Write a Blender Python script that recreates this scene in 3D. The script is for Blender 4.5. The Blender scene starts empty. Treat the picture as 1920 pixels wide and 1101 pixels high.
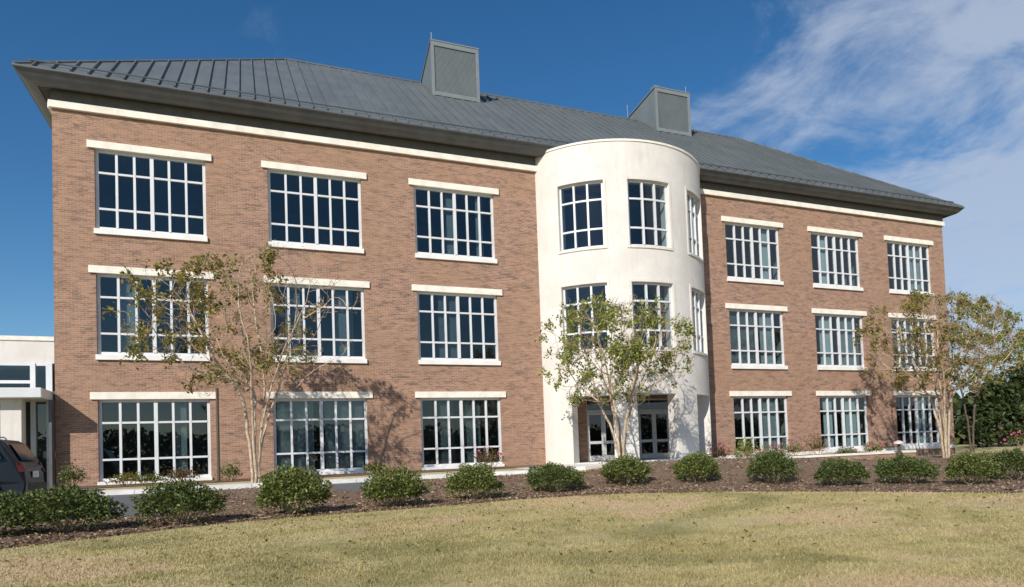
import bpy, math, random
import numpy as np
from mathutils import Vector, Matrix, noise
R = math.radians
sc = bpy.context.scene
col = sc.collection
rng = random.Random(7)
nr = np.random.default_rng(5)

# ------------------------------------------------------------------ camera
cam = bpy.data.cameras.new('camera'); co = bpy.data.objects.new('camera', cam); col.objects.link(co)
F, YAW, PITCH, ROLL, PPX, PPY = 1300.0, .4062, .0374, -.0383, 1032.26, 796.52
CAM = Vector((6.0509, -27.1839, .8))
cy_, sy_ = math.cos(YAW), math.sin(YAW)
fw = Vector((sy_*math.cos(PITCH), cy_*math.cos(PITCH), math.sin(PITCH)))
r0 = Vector((cy_, -sy_, 0)); u0 = r0.cross(fw)
rt = r0*math.cos(ROLL) + u0*math.sin(ROLL); up = -r0*math.sin(ROLL) + u0*math.cos(ROLL)
m = Matrix.Identity(4)
for i in range(3):
    m[i][0] = rt[i]; m[i][1] = up[i]; m[i][2] = -fw[i]; m[i][3] = CAM[i]
co.matrix_world = m
cam.sensor_fit = 'HORIZONTAL'; cam.sensor_width = 36; cam.lens = F/1920*36
cam.shift_x = (960-PPX)/1920; cam.shift_y = (PPY-550.5)/1920
cam.clip_start = .1; cam.clip_end = 3000
sc.camera = co

# ------------------------------------------------------------------ light
SUN_EL, SUN_AZ = 31.0, 224.0          # compass azimuth, clockwise from +Y
sc.view_settings.view_transform = 'Standard'; sc.view_settings.look = 'None'
sc.view_settings.exposure = 0.0; sc.view_settings.gamma = 1.0; sc.view_settings.use_curve_mapping = False
w = bpy.data.worlds.new('World'); sc.world = w; w.use_nodes = True
nt = w.node_tree; nt.nodes.clear()
def N(nt, t, **k):
    n = nt.nodes.new(t)
    for a, b in k.items(): setattr(n, a, b)
    return n
def math_(nt, op, a, b=None, c=None, clamp=False):
    n = N(nt, 'ShaderNodeMath', operation=op); n.use_clamp = clamp
    for i, v in enumerate((a, b, c)):
        if v is None: continue
        if isinstance(v, (int, float)): n.inputs[i].default_value = v
        else: nt.links.new(v, n.inputs[i])
    return n.outputs[0]
def maprange(nt, v, a, b, c=0., d=1., smooth=True):
    n = N(nt, 'ShaderNodeMapRange'); n.interpolation_type = 'SMOOTHSTEP' if smooth else 'LINEAR'
    nt.links.new(v, n.inputs[0])
    for i, x in zip((1, 2, 3, 4), (a, b, c, d)): n.inputs[i].default_value = x
    return n.outputs[0]
def mixc(nt, f, a, b, mode='MIX'):
    n = N(nt, 'ShaderNodeMix', data_type='RGBA', blend_type=mode)
    for i, v in ((0, f), (6, a), (7, b)):
        if isinstance(v, (int, float)): n.inputs[i].default_value = v
        elif isinstance(v, tuple): n.inputs[i].default_value = (*v, 1)
        else: nt.links.new(v, n.inputs[i])
    return n.outputs[2]
def noise_(nt, vec, scale, detail=4, rough=.55, dist=0.):
    n = N(nt, 'ShaderNodeTexNoise'); n.inputs['Scale'].default_value = scale
    n.inputs['Detail'].default_value = detail; n.inputs['Roughness'].default_value = rough
    n.inputs['Distortion'].default_value = dist
    if vec is not None: nt.links.new(vec, n.inputs['Vector'])
    return n.outputs['Fac']
sky = N(nt, 'ShaderNodeTexSky', sky_type='NISHITA'); sky.sun_disc = False
sky.sun_elevation = R(SUN_EL); sky.sun_rotation = R(SUN_AZ)
sky.air_density = 1.0; sky.dust_density = 0.12; sky.ozone_density = 3.2; sky.altitude = 50
bg = N(nt, 'ShaderNodeBackground'); bg.inputs[1].default_value = .12
out = N(nt, 'ShaderNodeOutputWorld'); nt.links.new(bg.outputs[0], out.inputs[0])
tc = N(nt, 'ShaderNodeTexCoord'); sx = N(nt, 'ShaderNodeSeparateXYZ'); nt.links.new(tc.outputs['Generated'], sx.inputs[0])
X, Y, Z = sx.outputs
zz = math_(nt, 'ADD', math_(nt, 'MAXIMUM', Z, 0.), .12)
cb = N(nt, 'ShaderNodeCombineXYZ')
nt.links.new(math_(nt, 'DIVIDE', X, zz), cb.inputs[0]); nt.links.new(math_(nt, 'DIVIDE', Y, zz), cb.inputs[1])
mp = N(nt, 'ShaderNodeMapping'); nt.links.new(cb.outputs[0], mp.inputs[0])
mp.inputs['Rotation'].default_value = (0, 0, R(35)); mp.inputs['Scale'].default_value = (1.0, .62, 1)
mp.inputs['Location'].default_value = (2.3, .4, 0)
n1 = noise_(nt, mp.outputs[0], 1.3, 8, .62, .6)
n2 = noise_(nt, cb.outputs[0], 3.4, 7, .62, .5)
az = math_(nt, 'ARCTAN2', X, Y)
band = maprange(nt, math_(nt, 'ADD', az, math_(nt, 'MULTIPLY', Z, -.45)), .28, .95)
wide = maprange(nt, az, 2.4, 3.1, 1., 0.)
bandw = math_(nt, 'MULTIPLY', band, wide)
dens = math_(nt, 'ADD', math_(nt, 'MULTIPLY', n1, .50), math_(nt, 'MULTIPLY', n2, .50))
dens = math_(nt, 'ADD', dens, math_(nt, 'MULTIPLY', bandw, .31))
cl = maprange(nt, dens, .575, .79)
hazec = maprange(nt, Z, .0, .22, .22, 0.)
cl = math_(nt, 'MULTIPLY', cl, .74)
skyc = N(nt, 'ShaderNodeHueSaturation'); nt.links.new(sky.outputs[0], skyc.inputs['Color'])
skyc.inputs['Saturation'].default_value = 1.27; skyc.inputs['Value'].default_value = .87
c1 = mixc(nt, cl, skyc.outputs[0], (4.2, 4.8, 5.9))
nt.links.new(c1, bg.inputs[0])

sl = bpy.data.lights.new('sun', 'SUN'); sl.energy = 4.9; sl.angle = R(.53); sl.color = (1, .94, .855)
so = bpy.data.objects.new('sun', sl); col.objects.link(so)
a = R(SUN_AZ); e = R(SUN_EL)
S = Vector((math.sin(a)*math.cos(e), math.cos(a)*math.cos(e), math.sin(e)))
so.rotation_euler = S.to_track_quat('Z', 'Y').to_euler(); so.location = (-20, -40, 40)

# ------------------------------------------------------------------ materials
MATS = {}
def mat(name, colr=(.5, .5, .5), rough=.6, metal=0., spec=.5, var=0., vscale=3., bump=0., bscale=40., fn=None):
    mt = bpy.data.materials.new(name); mt.use_nodes = True; t = mt.node_tree
    b = t.nodes['Principled BSDF']; b.inputs['Base Color'].default_value = (*colr, 1)
    b.inputs['Roughness'].default_value = rough; b.inputs['Metallic'].default_value = metal
    b.inputs['Specular IOR Level'].default_value = spec
    tc = N(t, 'ShaderNodeTexCoord').outputs['Object']
    if var:
        f = noise_(t, tc, vscale, 5, .6)
        f = maprange(t, f, .3, .7)
        lo = tuple(c*(1-var) for c in colr); hi = tuple(min(1, c*(1+var)) for c in colr)
        t.links.new(mixc(t, f, lo, hi), b.inputs['Base Color'])
    if bump:
        bn = N(t, 'ShaderNodeBump'); bn.inputs['Strength'].default_value = bump; bn.inputs['Distance'].default_value = .02
        t.links.new(noise_(t, tc, bscale, 4), bn.inputs['Height']); t.links.new(bn.outputs[0], b.inputs['Normal'])
    if fn: fn(t, b, tc)
    MATS[name] = mt
    return mt
def brick_fn(c1, c2, mortar):
    def fn(t, b, tc):
        s = N(t, 'ShaderNodeSeparateXYZ'); t.links.new(tc, s.inputs[0])
        c = N(t, 'ShaderNodeCombineXYZ'); t.links.new(math_(t, 'ADD', s.outputs[0], s.outputs[1]), c.inputs[0]); t.links.new(s.outputs[2], c.inputs[1])
        br = N(t, 'ShaderNodeTexBrick'); t.links.new(c.outputs[0], br.inputs['Vector'])
        br.inputs['Scale'].default_value = 1; br.inputs['Brick Width'].default_value = .205; br.inputs['Row Height'].default_value = .0675
        br.inputs['Mortar Size'].default_value = .0075; br.inputs['Mortar Smooth'].default_value = .2; br.inputs['Bias'].default_value = 0
        br.inputs['Color1'].default_value = (*c1, 1); br.inputs['Color2'].default_value = (*c2, 1); br.inputs['Mortar'].default_value = (*mortar, 1)
        # some courses carry darker, burnt bricks
        mp = N(t, 'ShaderNodeMapping'); mp.inputs['Scale'].default_value = (1.7, 6.2, 1); t.links.new(c.outputs[0], mp.inputs[0])
        f = noise_(t, mp.outputs[0], 1., 6, .78, .5)
        g = noise_(t, c.outputs[0], .35, 3, .5)
        f2 = maprange(t, f, .50, .63, 0, .66)
        k = mixc(t, f2, br.outputs['Color'], (.10, .070, .058))
        f3 = maprange(t, f, .47, .34, 0, .5)
        k = mixc(t, f3, k, (.52, .30, .20))
        k = mixc(t, maprange(t, g, .35, .65, 0, .35), k, (.35, .215, .13))
        t.links.new(k, b.inputs['Base Color'])
        bn = N(t, 'ShaderNodeBump'); bn.inputs['Strength'].default_value = .6; bn.inputs['Distance'].default_value = .012
        h = math_(t, 'ADD', math_(t, 'MULTIPLY', br.outputs['Fac'], -1.), math_(t, 'MULTIPLY', f, .8))
        t.links.new(h, bn.inputs['Height']); t.links.new(bn.outputs[0], b.inputs['Normal'])
    return fn
mat('brick', rough=.85, spec=.3, fn=brick_fn((.41, .220, .142), (.25, .137, .095), (.41, .335, .27)))
def stucco_fn(t, b, tc):
    f = noise_(t, tc, .9, 6, .65); g = noise_(t, tc, 7., 4, .6)
    mp = N(t, 'ShaderNodeMapping'); mp.inputs['Scale'].default_value = (3, 3, .35); t.links.new(tc, mp.inputs[0])
    st = noise_(t, mp.outputs[0], 1.4, 5, .6)
    k = mixc(t, maprange(t, f, .35, .65), (.655, .615, .565), (.73, .69, .64))
    k = mixc(t, maprange(t, g, .5, .75, 0, .25), k, (.58, .53, .47))
    k = mixc(t, maprange(t, st, .54, .74, 0, .38), k, (.50, .46, .41))
    t.links.new(k, b.inputs['Base Color'])
    bn = N(t, 'ShaderNodeBump'); bn.inputs['Strength'].default_value = .35; bn.inputs['Distance'].default_value = .006
    t.links.new(noise_(t, tc, 90, 3), bn.inputs['Height']); t.links.new(bn.outputs[0], b.inputs['Normal'])
mat('stucco', rough=.9, spec=.25, fn=stucco_fn)
mat('cast_stone', (.80, .755, .66), .8, var=.10, vscale=2.5, bump=.2, bscale=60)
mat('white_frame', (.66, .67, .68), .42, var=.06, vscale=1.2)
mat('sill_white', (.80, .78, .74), .6, var=.07, vscale=2)
def roof_fn(t, b, tc):
    f = noise_(t, tc, .6, 5, .6)
    mp = N(t, 'ShaderNodeMapping'); mp.inputs['Scale'].default_value = (2.5, .5, .5); t.links.new(tc, mp.inputs[0])
    g = noise_(t, mp.outputs[0], 2., 5, .6)
    oi = N(t, 'ShaderNodeObjectInfo').outputs['Random']
    k = mixc(t, maprange(t, f, .3, .7), (.122, .137, .143), (.152, .168, .173))
    k = mixc(t, maprange(t, g, .5, .75, 0, .3), k, (.135, .15, .155))
    k = mixc(t, math_(t, 'MULTIPLY', oi, .22), k, (.085, .10, .108))
    t.links.new(k, b.inputs['Base Color'])
    t.links.new(maprange(t, g, .3, .7, .42, .58), b.inputs['Roughness'])
mat('roof_metal', rough=.5, metal=.15, fn=roof_fn)
mat('trim_metal', (.105, .113, .118), .5, metal=.2, var=.15, vscale=1.5)
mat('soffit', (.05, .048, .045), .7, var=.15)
mat('frieze', (.125, .12, .112), .7, var=.12)
mat('dormer_metal', (.175, .20, .205), .5, metal=.15, var=.08, vscale=1.2)
mat('dormer_trim', (.19, .212, .218), .5, var=.06)
mat('rail_metal', (.55, .57, .58), .35, metal=.7)
def glass(name, tint, f0=.035, rough=.0, refl=1.):
    mt = bpy.data.materials.new(name); mt.use_nodes = True; t = mt.node_tree; t.nodes.clear()
    o = N(t, 'ShaderNodeOutputMaterial'); mx = N(t, 'ShaderNodeMixShader'); tr = N(t, 'ShaderNodeBsdfTransparent'); gl = N(t, 'ShaderNodeBsdfGlossy')
    tr.inputs[0].default_value = (*tint, 1); gl.inputs['Roughness'].default_value = rough; gl.inputs['Color'].default_value = (refl, refl, refl, 1)
    fr = N(t, 'ShaderNodeFresnel'); fr.inputs[0].default_value = 1.62
    ge = N(t, 'ShaderNodeNewGeometry')
    inv = math_(t, 'SUBTRACT', 1., ge.outputs['Backfacing'])
    tcn = N(t, 'ShaderNodeTexCoord').outputs['Object']
    bn = N(t, 'ShaderNodeBump'); bn.inputs['Strength'].default_value = .05; bn.inputs['Distance'].default_value = .02
    t.links.new(noise_(t, tcn, .9, 2), bn.inputs['Height']); t.links.new(bn.outputs[0], gl.inputs['Normal'])
    t.links.new(math_(t, 'MULTIPLY', math_(t, 'MULTIPLY', fr.outputs[0], 1.35, clamp=True), inv), mx.inputs[0])
    t.links.new(tr.outputs[0], mx.inputs[1]); t.links.new(gl.outputs[0], mx.inputs[2]); t.links.new(mx.outputs[0], o.inputs[0])
    MATS[name] = mt
glass('window_glass', (.72, .80, .82))
glass('car_glass', (.16, .17, .18))
mat('interior', (.30, .31, .30), .9, var=.1)
mat('interior_ceiling', (.30, .30, .29), .9)
mat('blind', (.74, .76, .76), .8)
def asphalt_fn(t, b, tc):
    f = noise_(t, tc, 60, 3, .6); g = noise_(t, tc, .8, 4)
    k = mixc(t, maprange(t, f, .35, .7), (.085, .088, .097), (.135, .138, .147))
    k = mixc(t, maprange(t, g, .4, .7, 0, .4), k, (.12, .12, .122)); t.links.new(k, b.inputs['Base Color'])
mat('asphalt', rough=.9, bump=.0, fn=asphalt_fn)
mat('concrete', (.72, .71, .68), .85, var=.13, vscale=1.6, bump=.2, bscale=80)
def mulch_fn(t, b, tc):
    f = noise_(t, tc, 17, 6, .75); g = noise_(t, tc, 1.1, 4)
    v = N(t, 'ShaderNodeTexVoronoi'); v.inputs['Scale'].default_value = 26; t.links.new(tc, v.inputs['Vector'])
    k = mixc(t, maprange(t, f, .34, .68), (.075, .047, .029), (.31, .205, .130))
    k = mixc(t, maprange(t, v.outputs['Distance'], 0, .5, .0, .5), k, (.20, .130, .085))
    k = mixc(t, maprange(t, g, .4, .7, 0, .35), k, (.27, .195, .13)); t.links.new(k, b.inputs['Base Color'])
    bn = N(t, 'ShaderNodeBump'); bn.inputs['Strength'].default_value = 1; bn.inputs['Distance'].default_value = .05
    t.links.new(f, bn.inputs['Height']); t.links.new(bn.outputs[0], b.inputs['Normal'])
mat('mulch', rough=.95, fn=mulch_fn)
def lawn_col(t, tc):
    f = noise_(t, tc, .28, 5, .6, .6); g = noise_(t, tc, 1.3, 6, .65); h = noise_(t, tc, 28, 4, .7)
    mp = N(t, 'ShaderNodeMapping'); mp.inputs['Rotation'].default_value = (0, 0, R(28)); mp.inputs['Scale'].default_value = (.5, 2.6, 1); t.links.new(tc, mp.inputs[0])
    st = noise_(t, mp.outputs[0], .55, 4, .55)
    k = mixc(t, maprange(t, g, .34, .66), (.36, .305, .125), (.54, .45, .215))
    k = mixc(t, maprange(t, st, .46, .62, 0, .6), k, (.54, .46, .25))
    k = mixc(t, maprange(t, f, .51, .64, 0, .85), k, (.60, .44, .28))
    k = mixc(t, maprange(t, f, .48, .34, 0, .7), k, (.215, .20, .07))
    return k, h
def lawn_fn(t, b, tc):
    k, h = lawn_col(t, tc)
    k = mixc(t, maprange(t, h, .45, .75, 0, .25), k, (.24, .21, .10))
    t.links.new(k, b.inputs['Base Color'])
    bn = N(t, 'ShaderNodeBump'); bn.inputs['Strength'].default_value = .9; bn.inputs['Distance'].default_value = .03
    t.links.new(h, bn.inputs['Height']); t.links.new(bn.outputs[0], b.inputs['Normal'])
mat('lawn', rough=.95, spec=.2, fn=lawn_fn)
def leafmat(name, cols, trans=.35, rough=.5, base=None):
    mt = bpy.data.materials.new(name); mt.use_nodes = True; t = mt.node_tree; b = t.nodes['Principled BSDF']
    ge = N(t, 'ShaderNodeNewGeometry'); rp = N(t, 'ShaderNodeValToRGB'); cr = rp.color_ramp
    cr.interpolation = 'LINEAR'
    while len(cr.elements) < len(cols): cr.elements.new(.5)
    for i, (p, c) in enumerate(cols): cr.elements[i].position = p; cr.elements[i].color = (*c, 1)
    t.links.new(ge.outputs['Random Per Island'], rp.inputs[0])
    cc = rp.outputs[0]
    if base:
        tcn = N(t, 'ShaderNodeTexCoord').outputs['Object']; cc = mixc(t, .6, cc, base(t, tcn))
    t.links.new(cc, b.inputs['Base Color']); b.inputs['Roughness'].default_value = rough; b.inputs['Specular IOR Level'].default_value = .3
    tl = N(t, 'ShaderNodeBsdfTranslucent'); t.links.new(cc, tl.inputs[0]); mx = N(t, 'ShaderNodeMixShader'); mx.inputs[0].default_value = trans
    o = t.nodes['Material Output']; t.links.new(b.outputs[0], mx.inputs[1]); t.links.new(tl.outputs[0], mx.inputs[2]); t.links.new(mx.outputs[0], o.inputs[0])
    MATS[name] = mt
leafmat('grass_blade', [(0, (.26, .23, .09)), (.35, (.42, .36, .16)), (.75, (.56, .47, .24)), (1, (.66, .54, .33))], .35, .8, base=lambda t, tc: lawn_col(t, tc)[0])
leafmat('shrub_leaf', [(0, (.030, .046, .013)), (.4, (.075, .108, .028)), (.8, (.15, .185, .05)), (1, (.28, .29, .11))], .25)
leafmat('shrub_leaf_light', [(0, (.05, .066, .018)), (.4, (.11, .145, .034)), (.8, (.21, .24, .06)), (1, (.34, .33, .12))], .25)
leafmat('myrtle_leaf', [(0, (.09, .11, .025)), (.35, (.19, .19, .045)), (.7, (.30, .27, .06)), (.9, (.38, .27, .07)), (1, (.38, .17, .05))], .4)
leafmat('myrtle_leaf_green', [(0, (.09, .13, .028)), (.4, (.20, .25, .05)), (.8, (.34, .37, .08)), (1, (.48, .42, .10))], .4)
leafmat('seed_head', [(0, (.17, .12, .065)), (.6, (.30, .22, .12)), (1, (.42, .32, .19))], .1, .8)
leafmat('red_leaf', [(0, (.10, .03, .02)), (.5, (.17, .09, .04)), (1, (.12, .16, .05))], .3)
leafmat('pink_petal', [(0, (.55, .07, .14)), (.6, (.70, .16, .26)), (1, (.80, .38, .42))], .3)
leafmat('evergreen_leaf', [(0, (.016, .030, .010)), (.5, (.040, .062, .018)), (1, (.10, .115, .035))], .15)
leafmat('yellow_leaf', [(0, (.09, .11, .02)), (.5, (.17, .19, .04)), (1, (.30, .27, .08))], .3)
leafmat('bark_chip', [(0, (.06, .036, .022)), (.5, (.21, .135, .088)), (.9, (.34, .24, .165)), (1, (.50, .40, .29))], .0, .9)
def bark_fn(t, b, tc):
    f = noise_(t, tc, 5, 5, .65, 1.2); g = noise_(t, tc, 24, 4)
    k = mixc(t, maprange(t, f, .38, .62), (.36, .26, .17), (.56, .46, .34))
    k = mixc(t, maprange(t, g, .5, .7, 0, .4), k, (.24, .17, .11)); t.links.new(k, b.inputs['Base Color'])
mat('myrtle_bark', rough=.75, fn=bark_fn)
mat('dark_bark', (.10, .075, .055), .9, var=.3, vscale=6)
mat('twig', (.42, .315, .21), .85, var=.25, vscale=6)
mat('car_paint', (.022, .027, .034), .28, metal=.55, var=.06)
mat('black_plastic', (.018, .018, .02), .55)
mat('rubber', (.02, .02, .021), .85)
mat('alloy', (.42, .43, .45), .3, metal=.9)
mat('red_lens', (.10, .006, .008), .2)
mat('white_lens', (.75, .76, .78), .15)
mat('post_paint', (.07, .05, .038), .55)
mat('lamp_cap', (.60, .50, .50), .5)
mat('brown_panel', (.17, .12, .095), .7)
mat('door_frame', (.55, .55, .55), .4)
mat('plate_white', (.7, .7, .68), .5)

# ------------------------------------------------------------------ mesh helpers
class MB:
    def __init__(s): s.v = []; s.f = []; s.mi = []
    def quad(s, *p, mi=0):
        n = len(s.v); s.v += [tuple(q) for q in p]; s.f.append(tuple(range(n, n+len(p)))); s.mi.append(mi)
    def hexa(s, c, mi=0):      # 8 corners, bottom 0-3 then top 4-7
        n = len(s.v); s.v += [tuple(q) for q in c]
        for f in ((0, 3, 2, 1), (4, 5, 6, 7), (0, 1, 5, 4), (1, 2, 6, 5), (2, 3, 7, 6), (3, 0, 4, 7)):
            s.f.append(tuple(n+i for i in f)); s.mi.append(mi)
    def box(s, x0, x1, y0, y1, z0, z1, mi=0):
        s.hexa([(x0, y0, z0), (x1, y0, z0), (x1, y1, z0), (x0, y1, z0), (x0, y0, z1), (x1, y0, z1), (x1, y1, z1), (x0, y1, z1)], mi)
    def mbox(s, M, u0, u1, d0, d1, z0, z1, n=1, mi=0):
        b = len(s.v)
        for i in range(n+1):
            u = u0+(u1-u0)*i/n
            s.v += [tuple(M(u, d0, z0)), tuple(M(u, d1, z0)), tuple(M(u, d1, z1)), tuple(M(u, d0, z1))]
        for i in range(n):
            p = b+4*i; q = p+4
            for j in range(4):
                k = (j+1) % 4; s.f.append((p+j, p+k, q+k, q+j)); s.mi.append(mi)
        s.f.append((b+3, b+2, b+1, b)); p = b+4*n; s.f.append((p, p+1, p+2, p+3)); s.mi += [mi, mi]
    def tube(s, pts, rad, sides=6, cap=True, mi=0):
        pts = [Vector(p) for p in pts]; b = len(s.v); k = len(pts)
        t0 = (pts[1]-pts[0]).normalized(); ref = Vector((1, 0, 0)) if abs(t0.x) < .9 else Vector((0, 1, 0))
        nrm = t0.cross(ref).normalized()
        for i, p in enumerate(pts):
            t = (pts[min(i+1, k-1)]-pts[max(i-1, 0)]).normalized()
            nrm = (nrm-t*nrm.dot(t)).normalized(); bi = t.cross(nrm)
            r = rad[i] if isinstance(rad, (list, tuple)) else rad
            for j in range(sides):
                an = 2*math.pi*j/sides; q = p+(nrm*math.cos(an)+bi*math.sin(an))*r; s.v.append(tuple(q))
        for i in range(k-1):
            for j in range(sides):
                a0 = b+i*sides+j; a1 = b+i*sides+(j+1) % sides; s.f.append((a0, a1, a1+sides, a0+sides)); s.mi.append(mi)
        if cap:
            s.f.append(tuple(b+sides-1-j for j in range(sides))); s.f.append(tuple(b+(k-1)*sides+j for j in range(sides))); s.mi += [mi, mi]
    def mesh(s, name, mats, smooth=False):
        me = bpy.data.meshes.new(name); me.from_pydata(s.v, [], s.f)
        for x in (mats if isinstance(mats, (list, tuple)) else [mats]): me.materials.append(MATS[x])
        if any(s.mi): me.polygons.foreach_set('material_index', s.mi)
        if smooth: me.polygons.foreach_set('use_smooth', [True]*len(me.polygons))
        me.update(); return me
def link(name, me, parent=None, **k):
    o = bpy.data.objects.new(name, me); col.objects.link(o)
    if parent: o.parent = parent
    for a_, b_ in k.items(): o[a_] = b_
    return o
def build(mb, name, mats, parent=None, smooth=False, bevel=0, **k):
    o = link(name, mb.mesh(name, mats, smooth), parent, **k)
    if bevel:
        md = o.modifiers.new('bevel', 'BEVEL'); md.width = bevel; md.segments = 2; md.limit_method = 'ANGLE'; md.angle_limit = R(40)
    return o
def empty(name, loc, label=None, cat=None, group=None, rz=0):
    o = bpy.data.objects.new(name, None); col.objects.link(o); o.location = loc; o.rotation_euler.z = rz
    tag(o, label, cat, group); return o
def tag(o, label=None, cat=None, group=None, kind=None):
    if label: o['label'] = label
    if cat: o['category'] = cat
    if group: o['group'] = group
    if kind: o['kind'] = kind
    return o
def shift(o, loc): o.location = loc; return o
def npmesh(name, V, Fq, mats, n=4, mi=None):
    me = bpy.data.meshes.new(name); me.vertices.add(len(V)); me.vertices.foreach_set('co', V.astype(np.float32).ravel())
    k = len(Fq); me.loops.add(k*n); me.loops.foreach_set('vertex_index', Fq.astype(np.int32).ravel())
    me.polygons.add(k); me.polygons.foreach_set('loop_start', np.arange(0, k*n, n, dtype=np.int32)); me.polygons.foreach_set('loop_total', np.full(k, n, np.int32))
    for x in (mats if isinstance(mats, (list, tuple)) else [mats]): me.materials.append(MATS[x])
    if mi is not None: me.polygons.foreach_set('material_index', mi.astype(np.int32))
    me.update(calc_edges=True); return me
def leaves(P, D, L, W, g):
    """diamond leaves: P centres, D axis directions, sizes"""
    n = len(P); D = D/np.linalg.norm(D, axis=1, keepdims=True)
    r = g.normal(size=(n, 3)); S_ = np.cross(D, r); S_ /= np.linalg.norm(S_, axis=1, keepdims=True)+1e-9
    L = np.broadcast_to(L, n)[:, None]; W = np.broadcast_to(W, n)[:, None]
    nn = np.cross(D, S_)
    V = np.stack([P-D*L/2, P+S_*W/2+nn*W*.15, P+D*L/2, P-S_*W/2+nn*W*.15], 1).reshape(-1, 3)
    return V, np.arange(4*n).reshape(n, 4)

# ------------------------------------------------------------------ terrain
def sm(a, b, v):
    t = min(1, max(0, (v-a)/(b-a))); return t*t*(3-2*t)
def gz(x, y):
    s = y+.6*max(0, x-14)
    top = .2-.45*sm(22, 30, x)
    k = sm(-2.8, -9, s)
    return top*(1-k)-.45*k-.35*sm(-9, -26, s)
xs = [-500, -250, -120, -60]+[-30+.6*i for i in range(150)]+[64, 72, 85, 105, 140, 200, 300, 500]
ys = [-500, -250, -120, -60, -42]+[-34+.5*i for i in range(72)]+[4, 10, 20, 35, 60, 100, 170, 300, 600]
V = [(x, y, gz(x, y)+(.018*noise.noise(Vector((x*.5, y*.5, 0))) if -33 < y < -11 and -29 < x < 58 else 0)) for y in ys for x in xs]
nx = len(xs)
Fq = [(j*nx+i, j*nx+i+1, (j+1)*nx+i+1, (j+1)*nx+i) for j in range(len(ys)-1) for i in range(nx-1)
      if not (1 < xs[i] < 42 and .3 < ys[j] < 9)]
me = bpy.data.meshes.new('lawn'); me.from_pydata(V, [], Fq); me.materials.append(MATS['lawn'])
me.polygons.foreach_set('use_smooth', [True]*len(me.polygons))
link('lawn', me, kind='structure')
def interp(tab, x):
    if x <= tab[0][0]: return tab[0][1]
    for (a_, b_), (c_, d_) in zip(tab, tab[1:]):
        if x <= c_: t = (x-a_)/(c_-a_); return b_+(d_-b_)*t
    return tab[-1][1]
EDGE = [(-30, -16.5), (-8, -14.8), (0, -13.5), (2.0, -12.85), (3.1, -12.25), (4.2, -11.7), (5.3, -11.15), (6.6, -10.8), (8, -10.65), (9.3, -10.6), (10.7, -10.4), (12.3, -10.0), (14.1, -10.1), (15.7, -10.75), (17.3, -12.15), (18.6, -13.6), (20, -15.5), (21.25, -17.4), (23, -19.8), (26, -24), (30, -27)]
def edge(x): return interp(EDGE, x)
TOPC = [(-30, -8.2), (3.9, -8.0), (4.3, -6.6), (4.8, -4.92), (7.7, -4.92), (8.0, -5.6), (8.6, -6.25), (9.5, -6.25), (9.9, -4.95), (14.2, -5.0), (15.6, -6.2), (17.2, -6.0), (18.6, -5.0), (20.5, -4.5), (25.2, -4.1), (26, -2.2), (60, -2.2)]
def strip(name, x0, x1, n, lo, hi, m_, off, mt, rough=0., **k):
    V = []; Fq = []
    for i in range(n+1):
        x = x0+(x1-x0)*i/n; a_ = lo(x); b_ = hi(x)
        for j in range(m_+1):
            y = a_+(b_-a_)*j/m_
            z = gz(x, y)+off
            if rough and 0 < j < m_: z += rough*(noise.noise(Vector((x*3.1, y*3.1, 0)))+.6*noise.noise(Vector((x*9, y*9, 3))))+rough*.6
            V.append((x, y, z))
    for i in range(n):
        for j in range(m_):
            p = i*(m_+1)+j; Fq.append((p, p+m_+1, p+m_+2, p+1))
    me = bpy.data.meshes.new(name); me.from_pydata(V, [], Fq); me.materials.append(MATS[mt]); me.polygons.foreach_set('use_smooth', [True]*len(me.polygons))
    return link(name, me, **k)
strip('mulch_bed', -30, 30, 420, edge, lambda x: interp(TOPC, x), 40, .012, 'mulch', .035, kind='structure')
strip('mulch_bed', 30, 60, 60, lambda x: -14+.1*(x-30), lambda x: -2.2, 24, .012, 'mulch', .03, kind='structure')
strip('driveway', -60, 4.25, 80, lambda x: -8.3, lambda x: -4.83, 8, .006, 'asphalt', 0, kind='structure')
strip('driveway', 7.6, 10.0, 10, lambda x: -6.5, lambda x: -4.83, 8, .006, 'asphalt', 0, kind='structure')
strip('driveway', 4.25, 7.6, 10, lambda x: -5.6, lambda x: -4.83, 4, .004, 'asphalt', 0, kind='structure')
# sidewalk slabs with a real kerb face
SW = [(-24, -4.85, -3.0), (13.2, -4.85, -3.0), (14.6, -5.0, -2.9), (15.8, -5.9, -2.7), (17.2, -5.7, -2.0), (18.6, -4.9, -1.6), (20.4, -4.4, -1.6), (22.6, -4.1, -1.6), (24.6, -3.6, -1.2)]
pav = empty('sidewalk', (0, 0, 0)); tag(pav, kind='structure')
mb0 = None; sx0 = -24.0; shared = None
while sx0 < 24.5:
    x1 = min(sx0+1.5, 24.6)
    lo0, lo1 = interp([(q[0], q[1]) for q in SW], sx0), interp([(q[0], q[1]) for q in SW], x1-.012)
    hi0, hi1 = interp([(q[0], q[2]) for q in SW], sx0), interp([(q[0], q[2]) for q in SW], x1-.012)
    zt = .155 if sx0 < 14 else .21
    mb = MB(); zt0 = zt+rng.uniform(-.004, .004)
    mb.hexa([(sx0, lo0, -.5), (x1-.012, lo1, -.5), (x1-.012, hi1, -.5), (sx0, hi0, -.5), (sx0, lo0, zt0), (x1-.012, lo1, zt0), (x1-.012, hi1, zt0), (sx0, hi0, zt0)])
    build(mb, 'slab', 'concrete', pav)
    sx0 = x1
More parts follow.
